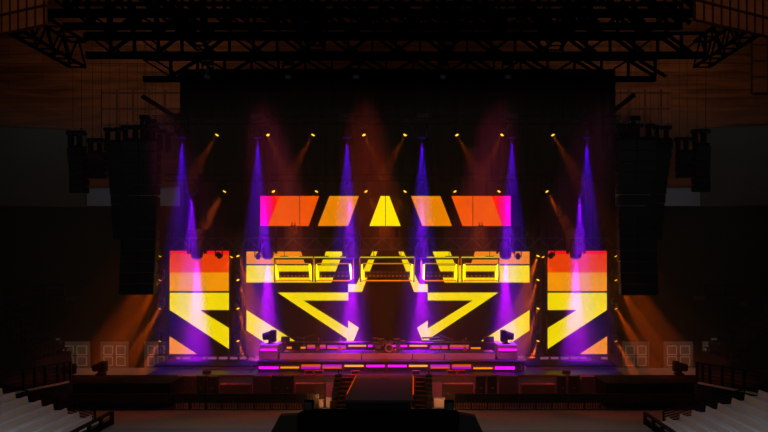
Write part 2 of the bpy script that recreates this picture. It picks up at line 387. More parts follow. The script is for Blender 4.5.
for i, (a, b, c1, c2, y0, y1) in enumerate(row2):
    nm = CN[c1] + (' over ' + CN[c2] if c2 else '')
    lightbar(a, b, y0, y1, 59.97, c1, c2, '%s light bar, %s in the upper row behind the instruments' % (nm, ordl(i, 12)), 'upper row light bars')
for i, px in enumerate((319.5, 338, 363, 404, 436, 447, 470.5)):
    d = 57.0; z = 3.12
    t = thing('footlight', 'tiny orange footlight on the middle riser edge, %s of seven' % ordl(i, 7), 'light', (wx(px, d), d + .12, z), 'tiny footlights on the middle riser')
    part('housing', MB().box(-.12, .12, 0, .15, 0, .12), M['black'], t); part('lens', MB().box(-.1, .1, -.03, 0, .02, .1), G['foot'], t)

# ------------------------------------------------------------------ LED screens
DS = 62.7
def led_screen(label, x0, x1, y0, y1, d, polys, seams=(), name='led_screen', thick=.25):
    X0, X1, Z0, Z1 = wx(x0, d), wx(x1, d), wz(y1, d), wz(y0, d)
    t = thing(name, label, 'screen', ((X0 + X1) / 2, d, Z0))
    wpart('cabinet', MB().box(X0, X1, d, d + thick, Z0, Z1), M['truss'], t)
    bm = bmesh.new(); mats = []
    for pts, key in polys:
        if key not in mats: mats.append(key)
        f = bm.faces.new([bm.verts.new((wx(x, d), d - .02, wz(y, d))) for x, y in pts]); f.material_index = mats.index(key)
    bmesh.ops.recalc_face_normals(bm, faces=bm.faces[:])
    for f in bm.faces:
        if f.normal.y > 0: f.normal_flip()
    me = bpy.data.meshes.new('display'); bm.to_mesh(me); bm.free()
    for k in mats: me.materials.append(G[k])
    o = bpy.data.objects.new('display', me); COL.objects.link(o); o.parent = t; o.location = -t.location
    b = MB(); nx = max(1, round((X1 - X0) / 1.4))
    for i in range(nx + 1):
        x = X0 + (X1 - X0) * i / nx; b.box(x - .03, x + .03, d + thick, d + thick + .12, Z0 + .05, Z1 - .05)
    b.box(X0, X1, d + thick + .12, d + thick + .2, (Z0 + Z1) / 2 - .05, (Z0 + Z1) / 2 + .05)
    wpart('rear_frame', b, M['black'], t)
    return t
def side_polys(m):
    r = [([(169.8, 250.8), (229, 250.8), (229, 254), (169.8, 254)], 'red'), ([(169.8, 254), (229, 254), (229, 272.5), (169.8, 272.5)], 'orange'),
         ([(169.8, 272.5), (229, 272.5), (229, 291), (169.8, 291)], 'amber'),
         ([(169.8, 292.8), (229, 292.8), (229, 310), (200, 310), (229, 328), (229, 349), (169.8, 310)], 'yellow'),
         ([(169.5, 336), (197, 354), (169.5, 354)], 'tri')]
    return [([(m(x), y) for x, y in p], k) for p, k in r]
led_screen('tall left side screen with orange bands and a yellow zigzag', 169.5, 229.3, 250.5, 355, DS, side_polys(lambda x: x))
led_screen('tall right side screen with orange bands and a yellow zigzag', 546.8, 607.3, 250.5, 355, DS, side_polys(lambda x: 776.6 - x))
cp = [([(246.5, 251.5), (301, 251.5), (305, 264), (246.5, 264)], 'peach'),
      ([(246.5, 265.4), (338, 265.4), (331.5, 282.5), (246.5, 282.5)], 'yellow'),
      ([(326, 251.5), (343.5, 251.5), (338.5, 264.6), (321, 264.6)], 'yellow'),
      ([(372.5, 251.5), (377.5, 251.5), (362, 292), (348.2, 292), (348.2, 284), (356.5, 284)], 'yellow'),
      ([(277.5, 292.5), (348.4, 292.5), (348.4, 300.5), (303.5, 300.5), (348.2, 328.3), (348.2, 320.5), (359, 327.7), (353, 342.5), (346, 342.5), (347, 338.8)], 'yellow'),
      ([(246.5, 310), (298, 342.8), (265, 342.8), (246.5, 330.5)], 'yellow')]
cp = cp + [([(776 - x, y) for x, y in p], k) for p, k in cp]
led_screen('wide central screen with yellow arrows and bars behind the band', 246.2, 530, 250.5, 354, DS, cp)
G['ugrad_l'] = glow('led_magenta_to_red_l', (255, 0, 160), 1, ((255, 10, 0), wx(266, 61) , wx(274, 61)))
G['ugrad_r'] = glow('led_red_to_magenta_r', (255, 10, 0), 1, ((255, 0, 160), wx(497, 61), wx(506, 61)))
ups = [('leftmost', 214, 299.4, [([(260.2, 196), (280, 196), (268, 226), (260.2, 226)], 'ugrad_l'), ([(280, 196), (299.4, 196), (299.4, 226), (268, 226)], 'uorange')]),
       ('second from left', 300, 385.2, [([(300, 196), (319.2, 196), (308.7, 226), (300, 226)], 'uorange'), ([(329.5, 196), (359, 196), (348, 226), (317.8, 226)], 'uamber'),
                           ([(380.7, 196), (385.2, 196), (385.2, 226), (369.4, 226)], 'uyellow')]),
       ('third from left', 385.8, 472.5, [([(385.8, 196), (389.3, 196), (400.7, 226), (385.8, 226)], 'uyellow'), ([(411, 196), (440.3, 196), (452, 226), (422.3, 226)], 'uamber'),
                            ([(451.3, 196), (472.5, 196), (472.5, 226), (462.5, 226)], 'uorange')]),
       ('rightmost', 473.1, 558, [([(473.1, 196), (491.5, 196), (502.5, 226), (473.1, 226)], 'uorange'), ([(491.5, 196), (510.7, 196), (510.7, 226), (502.5, 226)], 'ugrad_r')])]
for w, a, b, pl in ups:
    led_screen('hanging upper screen with slanted orange shapes, %s of four' % w, a, b, 195.5, 226.5, 61, pl)

# ------------------------------------------------------------------ trusses
def truss(label, a, b, hgt=.6, wid=.6, chord=.05, step=1.2, m='truss', name='lighting_truss', brace=None, low=None, double=False, group=None):
    a, b = Vector(a), Vector(b); L = (b - a).length; brace = brace or chord * .7
    t = thing(name, label, 'truss', a, group)
    t.rotation_euler = (0, 0, math.atan2(b.y - a.y, b.x - a.x))
    for y in (0, wid):
        for z in (0, hgt):
            c = low if (low and z == 0) else chord
            zz = z + (c / 2 if z == 0 else -c / 2)
            part('chord', MB().bar((0, y, zz), (L, y, zz), chord if not low else chord, c), M[m], t) if not low else \
                part('chord', MB().box(0, L, y - chord / 2, y + chord / 2, zz - c / 2, zz + c / 2), M[m], t)
    mb = MB(); n = max(2, round(L / step)); z0 = (low or chord)
    for y in (0, wid):
        for i in range(n):
            x0, x1 = L * i / n, L * (i + 1) / n
            p, q = ((x0, y, z0), (x1, y, hgt - chord)) if i % 2 else ((x0, y, hgt - chord), (x1, y, z0))
            mb.bar(p, q, brace)
            if double and i % 2 == 0:
                mb.bar((x0 + step * .4, y, hgt - chord), (x1 + step * .4, y, z0), brace)
            if double: mb.bar((x1, y, z0), (x1, y, hgt - chord), brace)
    for i in range(n + 1):
        x = L * i / n
        mb.bar((x, 0, hgt - chord / 2), (x, wid, hgt - chord / 2), brace); mb.bar((x, 0, chord / 2), (x, wid, chord / 2), brace)
    part('bracing', mb, M[m], t)
    return t
# truss rows that carry the lamps
truss('upper black lamp truss spanning the stage', (-22.5, 56.8, 22.9), (17.5, 56.8, 22.9), .7, .6)
truss('middle black lamp truss spanning the stage above the upper screens', (-22.3, 59.3, 18.3), (17.3, 59.3, 18.3), .6, .6)
a, b = at(157, 250, 61.4), at(619, 250, 61.4)
truss('grey truss directly above the big screens', a, (b.x, b.y, a.z), wz(237.5, 61.4) - a.z, .6, .09, 1.05, 'satin', brace=.07)
# vertical towers between the screens
for i, (px, w) in enumerate(((163, 'outer left'), (238.5, 'inner left'), (538, 'inner right'), (612.5, 'outer right'))):
    x = wx(px, 62.9); t = thing('truss_tower', '%s vertical truss tower beside the big screens' % w, 'truss', (x, 62.9, DZ))
    mb = MB()
    for sx in (-.35, .35):
        for sy in (0, .6): part('upright', MB().bar((sx, sy, .3), (sx, sy, 12.0), .07), M['tower'], t)
    for k in range(12):
        z0 = .4 + k * .95; s = 1 if k % 2 else -1
        mb.bar((-.35 * s, 0, z0), (.35 * s, 0, z0 + .95), .05); mb.bar((-.35, 0, z0), (.35, 0, z0), .05)
    part('bracing', mb, M['tower'], t)
    part('base_plate', MB().box(-.6, .6, -.2, .8, .29, .34), M['black'], t)
    if i in (0, 3): pass
# roof grid
for i, (d, bt, zb_, hg) in enumerate(((47.2, .5, 28.6, 2.0), (49.8, .45, 28.6, 2.0), (52.8, .5, 28.8, 2.0), (58.3, .55, 28.95, 2.3))):
    X0, X1 = (-26.3 if i < 3 else wx(86, d)), (20.0 if i < 3 else wx(706, d))
    truss('heavy black roof truss crossing the hall, %s counted from the audience' % ORD[i], (X0, d, zb_), (X1, d, zb_), hg, .3, .18, 1.5 + .2 * i, name='roof_truss', brace=.15, low=bt, double=True)
truss('lowest black roof truss just in front of the black backdrop', (wx(143, 61.5), 61.5, 27.78), (wx(656, 61.5), 61.5, 27.78), 2.2, .4, .2, 2.5, name='roof_truss', brace=.13, low=.45, double=True)
for i, (X, w) in enumerate(((-29.3, 'far left'), (-19, 'left'), (-8.5, 'left of centre'), (3.5, 'right of centre'), (13.5, 'right'), (24.9, 'far right'))):
    e = i in (0, 5)
    truss('%s black roof truss running front to back' % w, (X + (.65 if e else 0), 48.8 if e else 46.5, 27.9 if e else 30.7), (X + (.65 if e else 0), 57.8 if e else 62, 27.9 if e else 30.7), 2.4 if e else 1.2, 1.3, .2, 1.3, name='roof_truss', brace=.12)
# loose black hanging beams at the sides of the backdrop
for a_, b_, l in (((142, 96, 58), (182, 121, 61), 'left'), ((634, 95, 58), (612, 112, 61), 'right')):
    o = part('jib_beam', MB().bar(at(*a_), at(*b_), .3, .3), M['truss'], None)
    tag(o, 'short black sloping beam at the %s edge of the backdrop' % l, 'beam')
# backdrop
me = MB(); N = 160; X0, X1 = wx(180, 63.8), wx(616, 63.8)
v0 = []
for i in range(N + 1):
    x = X0 + (X1 - X0) * i / N; y = 63.8 + .12 * math.sin(i * 1.7) + .05 * math.sin(i * .6)
    v0.append((me.bm.verts.new((x, y, DZ + .02)), me.bm.verts.new((x, y, wz(69, 63.8))), me.bm.verts.new((x, y + .05, wz(69, 63.8))), me.bm.verts.new((x, y + .05, DZ + .02))))
for i in range(N):
    a, b = v0[i], v0[i + 1]
    for k in range(4): me.bm.faces.new([a[k], b[k], b[(k + 1) % 4], a[(k + 1) % 4]])
tag(part('backdrop_curtain', me, M['drape'], None), 'tall black pleated curtain closing the stage behind the screens', 'curtain')

# ------------------------------------------------------------------ lamps
def head_proto(s, lens, big=False):
    """moving lamp, written so that its head shines along -Z of the thing; thing origin = lens centre"""
    h = MB()
    h.tube((0, 0, .02 * s), (0, 0, .55 * s), .30 * s, 14, .34 * s).tube((0, 0, .55 * s), (0, 0, .85 * s), .34 * s, 14, .20 * s)
    for k in range(3): h.tube((0, 0, (.2 + .12 * k) * s), (0, 0, (.24 + .12 * k) * s), .36 * s, 14)
    l = MB().ball((0, 0, .01 * s), .25 * s, (1, 1, .35))
    return [('head', h.mesh('head', M['fixt']), [('lens', l.mesh('lens', G[lens]), [])])]
def yoke_parts(s):
    y = MB()
    for sx in (-1, 1):
        y.box(sx * .45 * s - .05 * s, sx * .45 * s + .05 * s, -.12 * s, .12 * s, -.55 * s, .35 * s)
        y.tube((sx * .33 * s, 0, -.38 * s), (sx * .45 * s, 0, -.38 * s), .08 * s, 8)
    y.box(-.5 * s, .5 * s, -.14 * s, .14 * s, .33 * s, .45 * s)
    b = MB().bbox(-.42 * s, .42 * s, -.3 * s, .3 * s, .45 * s, .78 * s, .04 * s)
    c = MB()
    for sx in (-.22, .22): c.box(sx * s - .04, sx * s + .04, -.05, .05, .78 * s, .78 * s + .14).ring((sx * s, 0, .78 * s + .2), .07, .02, 'Y', 10, 5)
    return y.mesh('yoke', M['fixt']), b.mesh('base', M['fixt']), c.mesh('clamp', M['black'])
_pc = {}
def spotlamp(pos, aim, s, lens, label, power, color, cone, blend=.5, name='moving_head_light', group=None, yoke=True, size=.08):
    pos = Vector(pos); aim = Vector(aim).normalized()
    key = (round(s, 3), lens)
    if key not in _pc: _pc[key] = (head_proto(s, lens), yoke_parts(s))
    hp, (ym, bm_, cm) = _pc[key]
    t = thing(name, label, 'light', pos, group)
    q = (-aim).to_track_quat('Z', 'Y')
    pivot = Vector((0, 0, .40 * s))
    h = bpy.data.objects.new('head', hp[0][1]); COL.objects.link(h); h.parent = t
    h.rotation_mode = 'QUATERNION'; h.rotation_quaternion = q
    l = bpy.data.objects.new('lens', hp[0][2][0][1]); COL.objects.link(l); l.parent = h
    top = q @ pivot
    if yoke:
        for n, me_ in (('yoke', ym), ('base', bm_), ('clamp', cm)):
            o = bpy.data.objects.new(n, me_); COL.objects.link(o); o.parent = t; o.location = top + Vector((0, 0, .38 * s))
    if power:
        if blend == 'disk':
            ld = bpy.data.lights.new('beam', 'AREA'); ld.shape = 'DISK'; ld.size = size; ld.energy = power; ld.color = color; ld.spread = math.radians(cone); off = .1 * s + .02
        else:
            ld = bpy.data.lights.new('beam', 'SPOT'); ld.energy = power; ld.color = color; ld.spot_size = math.radians(cone); ld.spot_blend = blend
            ld.shadow_soft_size = size; off = .1 * s + size
        lo = bpy.data.objects.new('beam', ld); COL.objects.link(lo); lo.location = pos + aim * off
        lo.rotation_mode = 'QUATERNION'; lo.rotation_quaternion = q
    return t

PX = [-20.0, -13.5, -5.83, .6, 8.3, 14.75]
rows = [(57.1, 138, (.10, .0, 1.0), 62000, 'lens_v', 'upper', 1.3), (59.6, 195, (.24, 0, 1.0), 120000, 'lens_v', 'middle', 1.15), (61.0, 258, (.48, .0, .9), 230000, 'lens_m', 'lower', 1.7)]
BP, BA, BT = 45.0, 17.0, 22.0
for d, py, c, pw, ln, nm, s in rows:
    for i, X in enumerate(PX):
        spotlamp((X, d, wz(py, d)), (0.0, -.02, -1), s, ln, 'large violet wash light pointing down, %s of six in the %s truss row' % (ordl(i, 6), nm),
                 pw, c, 22 if nm == 'lower' else 19, .85, group='%s row violet wash lights' % nm, size=.06)
A1 = [217, 268, 313, 364, 405, 457, 502, 553]; A2 = [224.5, 273.5, 316.5, 366, 405, 455, 499, 547]
AMB = (1.0, .11, .001)
for d, py, xs, nm in ((57.0, 135, A1, 'upper'), (59.5, 191.5, A2, 'middle')):
    for i, px in enumerate(xs):
        s = -1 if i % 2 == 0 else 1
        if i == 0: s = -1
        spotlamp(at(px, py, d), (s * .5, -.28, -1), .6, 'lens_a', 'small amber beam light, %s of the eight in the %s truss row' % (ordl(i, 8), nm),
                 (4500 if nm == 'upper' else 13000), AMB, 20, .6, group='%s row amber beam lights' % nm, size=.06)
tw = []
for py, w in ((256, 'top'), (280, 'second'), (308.5, 'third'), (341, 'lowest')):
    tw.append((160, py, (-.55, -.12, -1), '%s amber light on the outer left tower' % w, 1300))
    tw.append((238, py, (.42, -.25, -1), '%s amber light on the inner left tower' % w, 2300))
    tw.append((538, py, (-.42, -.25, -1), '%s amber light on the inner right tower' % w, 2300))
    tw.append((616, py, (.55, -.12, -1), '%s amber light on the outer right tower' % w, 1300))
tw.append((231.5, 257, (-.5, -.2, -1), 'amber light aimed across the left side screen', 1100))
tw.append((543, 257, (.5, -.2, -1), 'amber light aimed across the right side screen', 1100))
for px, py, aim, l, pw in tw:
    spotlamp(at(px, py, 61.9), aim, .6, 'lens_a', l, pw * BT, AMB, 22, .9, group='amber lights on the towers', size=.06)
# dark unlit lamps; the faint glimmer of their lenses is put in as emission
for i, px in enumerate((207, 288, 356, 443, 508)):
    t_ = spotlamp(at(px, 77, 58.45), (0, -.5, -1), 1.05, 'lens_glint', 'dim grey round lamp hanging high in the dark, %s of five' % ordl(i, 5), 0, None, 0, group='dim round lamps under the roof')
    part('drop_pipe', MB().tube((0, 0, 1.5), (0, 0, 29.0 - t_.location.z), .05), M['truss'], t_)
for i, px in enumerate((247, 293, 481, 527)):
    spotlamp(at(px, 234, 60), (0, -1, -.4), .6, 'lens_glint', 'unlit lamp above the screen truss, %s of four' % ordl(i, 4), 0, None, 0, group='unlit lamps above the screen truss')
for px, s, l in ((217, 1, 'left'), (553, -1, 'right')):
    spotlamp(at(px + 3 * s, 258, 61.0), (.45 * s, -.2, -1), .7, 'lens_glint', 'black unlit lamp tilted in front of the %s side screen' % l, 0, None, 0)
for px, l in ((258, 'left'), (518, 'right')):
    spotlamp(at(px, 259, 61.0), (0, -.1, -1), .65, 'lens_glint', 'black unlit lamp hanging over the %s end of the central screen' % l, 0, None, 0)

# ------------------------------------------------------------------ glowing lamp pods in front of the central screen
def pod(x0, x1, sl, sr, label):
    d = 61.45; d2 = 62.25
    X0, X1 = wx(x0, d), wx(x1, d); zt, zb = wz(257.6, d), wz(282, d)
    t = thing('neon_pod', label, 'light', ((X0 + X1) / 2, d, zb), 'neon edged pods')
    f = MB().box(X0, X1, d, d + .12, zt - .18, zt - .02)
    f.box(X0, X0 + .12, d, d + .12, zb, zt - .18).box(X1 - .12, X1, d, d + .12, zb, zt - .18)
    wpart('front_frame', f, M['black'], t)
    wpart('top_tube', MB().tube((X0, d - .04, zt + .03), (X1, d - .04, zt + .03), .055), G['tubeg'], t, 'lime neon tube')
    zi, zj = wz(263.6, d2), wz(280.6, d2)
    Xa, Xb = wx(x0 + 2.5, d2), wx(x1 - 2.5, d2)
    wpart('rear_tube', MB().tube((Xa, d2, zi), (Xb, d2, zi), .05), G['tubeo'], t, 'orange neon tube')
    wpart('rear_tube', MB().tube((Xa, d2, zj), (Xb, d2, zj), .07), G['tubeo'], t, 'orange neon tube')
    for (x, lean) in ((x0 + 2.2, sl), (x1 - 2.2, sr)):
        wpart('side_tube', MB().tube(at(x - lean, 264.3, d + .3), at(x + lean, 279.5, d + .3), .11), G['tube'], t, 'bright yellow neon tube')
        wpart('edge_line', MB().tube(at(x - 2.6 * (1 if x < (x0 + x1) / 2 else -1), 258.5, d - .02), at(x - 1.8 * (1 if x < (x0 + x1) / 2 else -1) + lean, 279, d + .02), .03), G['tubeo'], t, 'thin orange neon line')
    b = MB().box(Xa + .2, Xb - .2, d2 + .2, d2 + .35, wz(277.6, d2), wz(271.5, d2))
    for x in (Xa, Xb - .05): b.box(x, x + .05, d + .12, d2 + .3, zi, zi + .05).box(x, x + .05, d + .12, d2 + .3, zj - .05, zj)
    wb = wpart('lamp_bar', b, M['black'], t)
    dm = MB(); n = int((Xb - Xa - .6) / .32)
    for k in range(n):
        x = Xa + .35 + k * (Xb - Xa - .7) / max(1, n - 1)
        dm.box(x - .08, x + .08, d2 + .17, d2 + .2, wz(276.4, d2), wz(275.6, d2)); dm.box(x - .05, x + .05, d2 + .17, d2 + .2, wz(272.4, d2), wz(272.0, d2))
    dd = part('diodes', dm, G['dot'], wb); dd['kind'] = 'stuff'
    h = MB()
    for fx in (.25, .75):
        x = X0 + (X1 - X0) * fx
        h.box(x - .35, x + .35, d + .1, d + .5, zt + .05, zt + .16).tube((x, d + .3, zt + .1), (x, d + .3, wz(250.5, d)), .03)
    wpart('hanger', h, M['black'], t)
for a_, b_, sl, sr, l in ((274, 313, 1.2, 1.0, 'leftmost of the five glowing yellow neon pods'), (314.5, 353, 1.0, .9, 'second neon pod from left, its right tube whitish violet'),
                     (360, 414.5, .8, 0, 'widest neon pod, in the middle of the row of five'), (421.5, 458.5, -.2, -.6, 'fourth neon pod from left, its left tube whitish violet'), (461.5, 499.5, -.6, -1.0, 'rightmost of the five glowing yellow neon pods')):
    pod(a_, b_, sl, sr, l)

# ------------------------------------------------------------------ loudspeaker arrays
def array(x0, x1, y0, y1, d, n, label, lean=0, splay=0, hoists=2, taper=0):
    X0, X1 = wx(x0, d), wx(x1, d); w = X1 - X0; zt, zb = wz(y0, d), wz(y1, d); h = (zt - zb) / n
    t = thing('line_array', label, 'speaker', ((X0 + X1) / 2, d, zb))
    for k in range(n):
        z1 = (n - k) * h; f = (k / max(1, n - 1)); y = -splay * f * f; x = lean * f
        ww = w * (1 - taper * f) / 2
        c = part('cabinet', MB().hexa([(x - ww, y, z1 - h * .96), (x + ww, y, z1 - h * .96), (x + ww * .9, y + .9, z1 - h * .85), (x - ww * .9, y + .9, z1 - h * .85),
                                       (x - ww, y, z1), (x + ww, y, z1), (x + ww * .9, y + .9, z1 - h * .1), (x - ww * .9, y + .9, z1 - h * .1)]), M['box'], t)
        g = MB().box(x - ww * .95, x + ww * .95, y - .03, y, z1 - h * .9, z1 - h * .06)
        part('grille', g, M['grille'], c)
    H_ = n * h
    part('flying_frame', MB().box(-w * .45, w * .45, .05, .25, H_ + .02, H_ + .22).box(-w * .45, w * .45, .6, .8, H_ + .02, H_ + .22).box(-w * .3, -w * .2, .05, .8, H_ + .02, H_ + .22).box(w * .2, w * .3, .05, .8, H_ + .02, H_ + .22), M['black'], t)
    for k in range(hoists):
        x = (-.3 + .6 * k) * w if hoists > 1 else 0
        hb = part('chain_hoist', MB().bbox(x - .42, x + .3, .15, .65, H_ + .95, H_ + 1.25, .08).bbox(x - .3, x + .02, .2, .6, H_ + .2, H_ + .95, .06).tube((x - .1, .4, H_ + .2), (x - .1, .4, H_ + 1.0), .05), M['box'], t)
        part('chain', MB().tube((x, .4, H_ + 1.2), (x, .4, 28.5 - zb), .013), M['black'], hb)
        part('hook', MB().ball((x, .35, H_ + 1.42), .06).ball((x, .12, H_ + .98), .05), M['chrome'], hb)
    return t
array(67, 81.5, 148, 193.5, 47, 6, 'small leftmost hanging speaker column in front of the grey side screen', .35, .4)
array(87, 102, 153.5, 178.5, 52, 4, 'short left hanging speaker column with four cabinets, behind its neighbours', .1, .2)
array(103.5, 121, 142.5, 240, 53, 11, 'narrow curved left hanging speaker column tapering downwards', 1.15, 1.0, 2, .1)
array(121.5, 138.5, 141, 294.5, 50, 14, 'left half of the tall main speaker column pair on the left', .15, .8)
array(139, 157, 141, 294.5, 50, 14, 'right half of the tall main speaker column pair on the left', .05, .8)
array(618.5, 636.5, 139.5, 295, 50, 14, 'left half of the tall main speaker column pair on the right', -.05, .8)
array(637, 656.5, 139.5, 295, 50, 14, 'right half of the tall main speaker column pair on the right', -.15, .8)
array(657, 673, 140.5, 240, 53, 11, 'narrow curved right hanging speaker column tapering downwards', -1.15, 1.0, 2, .1)
array(679, 692.5, 152.5, 178, 52, 4, 'short right hanging speaker column with four cabinets, behind its neighbours', -.05, .2)
array(696.5, 711, 146, 192.5, 47, 6, 'small rightmost hanging speaker column in front of the grey side screen', -.2, .4)
for i, (px, py, d) in enumerate(((146, 117, 52), (152, 121, 52), (163, 131, 54), (171, 134, 55), (636, 118, 52), (627, 126, 52), (608, 133, 55), (617, 136, 54))):
    p = at(px, py, d)
    sd = 'left' if px < 400 else 'right'
    t = thing('chain_hoist', 'black chain hoist hanging above the %s main speakers, %s of four' % (sd, ('leftmost', 'second from left', 'third from left', 'rightmost')[i if i < 4 else {617: 1, 608: 0, 627: 2, 636: 3}[px]]), 'hoist', p, 'hoists above the %s speakers' % sd)
    part('motor', MB().bbox(-.5, .35, -.2, .2, -.2, .15, .08), M['box'], t)
    part('chain_bag', MB().bbox(-.45, 0, -.2, .2, -1.5, -.22, .1), M['box'], t)
    part('chain', MB().tube((0, 0, .1), (0, 0, 28.4 - p.z), .016), M['black'], t)
    part('hook', MB().ball((0, -.1, .28), .06).ball((.1, -.22, -.28), .05), M['chrome'], t)

# ------------------------------------------------------------------ bass cabinets before the stage
def bass(x0, x1, y0, d, label, m='cab', top=None, wide=False):
    X0, X1 = wx(x0, d), wx(x1, d); z1 = wz(y0, d)
    t = thing('bass_cabinet' if not wide else 'wide_bass_cabinet', label, 'speaker', ((X0 + X1) / 2, d, 0)); w = (X1 - X0) / 2
    part('body', MB().bbox(-w, w, 0, .5, .02, z1, .03), M[m], t)
    g = MB(); n = 2
    for k in range(n):
        a, b = .1 + k * (z1 - .1) / n, .05 + (k + 1) * (z1 - .1) / n
        g.box(-w + .06, w - .06, -.03, 0, a, b)
    part('grille', g, M['grille'] if m == 'box' else M[m], t)
    part('badge', MB().box(-.07, .07, -.045, -.03, z1 * .47, z1 * .52) if w < .8 else MB().box(-.6 * w - .07, -.6 * w + .07, -.045, -.03, z1 * .40, z1 * .45).box(.3 * w, .3 * w + .14, -.045, -.03, z1 * .40, z1 * .45), M['chrome'], t)
L = [(176.5, 195, 376, 'cab', 'left group, outermost tall maroon'), (196.5, 205.5, 376, 'box', 'left group, first slim black'), (207.5, 217, 376.5, 'box', 'left group, second slim black'),
     (253, 270.5, 376, 'cab', 'left group, inner tall maroon'), (272, 281.3, 376, 'box', 'left group, third slim black'), (282.7, 292.5, 376, 'box', 'left group, fourth slim black'),
     (476.5, 485.7, 376, 'box', 'right group, first slim black'), (488, 497, 376, 'box', 'right group, second slim black'), (500.5, 518.5, 376, 'cab', 'right group, inner tall maroon'),
     (558, 566.5, 376, 'box', 'right group, third slim black'), (569.5, 579, 376, 'box', 'right group, fourth slim black'), (581, 600, 376.5, 'cab', 'right group, outermost tall maroon')]
for a_, b_, y_, m_, l in L: bass(a_, b_, y_, 53.6, l + ' bass cabinet before the stage', m_)
for a_, b_, y_, m_, l in ((220, 250.5, 384.5, 'ply', 'wide low wooden bass cabinet in the left group between slim pairs'), (295.5, 325, 383.5, 'ply', 'wide low wooden bass cabinet left of the stairs'),
                          (442, 473.5, 384, 'ply', 'wide low wooden bass cabinet right of the stairs'), (521.5, 555, 384.5, 'ply', 'wide low wooden bass cabinet in the right group between slim pairs')):
    bass(a_, b_, y_, 53.2, l, m_, wide=True)
# small things on the stage lip
def wedge(px, d, w, h, label, z=DZ, m='ply'):
    t = thing('monitor_wedge', label, 'speaker', (wx(px, d), d, z))
    part('body', MB().prismx([(0, 0), (.5, 0), (.35, h), (.12, h * .95)], -w / 2, w / 2), M[m], t)
    part('grille', MB().hexa([(-w * .42, .02, .05), (w * .42, .02, .05), (w * .42, .04, .05), (-w * .42, .04, .05), (-w * .42, .1, h * .9), (w * .42, .1, h * .9), (w * .42, .13, h * .9), (-w * .42, .13, h * .9)]), M['grille'], t)
wedge(308.5, 54.3, .7, .33, 'low brown monitor speaker on the stage lip left of the wedge pair')
wedge(318.5, 54.3, .75, .33, 'larger brown monitor speaker on the stage lip left of the catwalk')
wedge(452, 54.3, .75, .33, 'larger brown monitor speaker on the stage lip right of the catwalk')
wedge(461.5, 54.3, .6, .33, 'low brown monitor speaker on the stage lip right of the wedge pair')
wedge(355, 54.25, .65, .3, 'small boxy speaker at the left corner where the catwalk begins')
wedge(416, 54.25, .65, .3, 'small boxy speaker at the right corner where the catwalk begins')
wedge(206, 54.4, .6, .3, 'small black monitor speaker on the left part of the stage lip', m='box')
wedge(567, 54.4, .6, .3, 'small black monitor speaker on the right part of the stage lip', m='box')
# pale cases in the pit
for x0, x1, y0, l in ((317, 323.5, 400.5, 'small tan case in the pit beside the left bass cabinet'), (326, 331.5, 398, 'pale case in the pit left of the stairs'), (434, 445, 398.5, 'pale case in the pit right of the stairs')):
    d = 50.6; X0, X1 = wx(x0, d), wx(x1, d); z = wz(y0, d)
    t = thing('flight_case', l, 'case', ((X0 + X1) / 2, d, 0)); w = (X1 - X0) / 2
    part('body', MB().bbox(-w, w, 0, .5, .04, z - .02 - .12, .02), M['case'], t); part('lid', MB().bbox(-w, w, 0, .5, z - .12, z, .02), M['case'], t)
    part('wheels', MB().box(-w + .03, -w + .1, .05, .4, 0, .05).box(w - .1, w - .03, .05, .4, 0, .05), M['black'], t)

# ------------------------------------------------------------------ crowd barricade
def barricade_proto(w=1.18):
    fr = MB().bar((-w / 2, 0, .03), (-w / 2, 0, 1.2), .06).bar((w / 2, 0, .03), (w / 2, 0, 1.2), .06).tube((-w / 2, 0, 1.2), (w / 2, 0, 1.2), .05, 8)
    b = MB(); n = 6
    for k in range(1, n): b.tube((-w / 2 + w * k / n, 0, .1), (-w / 2 + w * k / n, 0, 1.17), .035, 5)
    f = MB().box(-w / 2, w / 2, -.04, .04, .0, .08).box(-w / 2, w / 2, 0, .42, .0, .03)
    br = MB().bar((-w / 2, .03, .9), (-w / 2, .4, .03), .04).bar((w / 2, .03, .9), (w / 2, .4, .03), .04)
    pn = MB().box(-w / 2, w / 2, .02, .035, .52, 1.17)
    return [('frame', fr.mesh('frame', M['bar']), []), ('bars', b.mesh('bars', M['bar']), []), ('foot_plate', f.mesh('foot_plate', M['bar']), []), ('brace', br.mesh('brace', M['bar']), []), ('panel', pn.mesh('panel', M['bar']), [])]
bp = barricade_proto()
xs = []; x = wx(52, 50.15)
while x < wx(318, 50.15): xs.append((x, 'left')); x += 1.22
x = wx(463, 50.15); 
while x < wx(716, 50.15): xs.append((x, 'right')); x += 1.22
nl = sum(1 for q in xs if q[1] == 'left'); nr = len(xs) - nl
for i, (x, sd) in enumerate(xs):
    k = i if sd == 'left' else i - nl
    lab = ('%s barricade section left of the mixing booth' % (ORD[k] if k < 20 else 'twenty-first')) if sd == 'left' else ('%s barricade section right of the mixing booth' % ORD[min(k, 19)])
    place(bp, 'crowd_barricade', 'dark ' + lab + '', 'barrier', (x, 50.0, 0), 'crowd barricade sections')

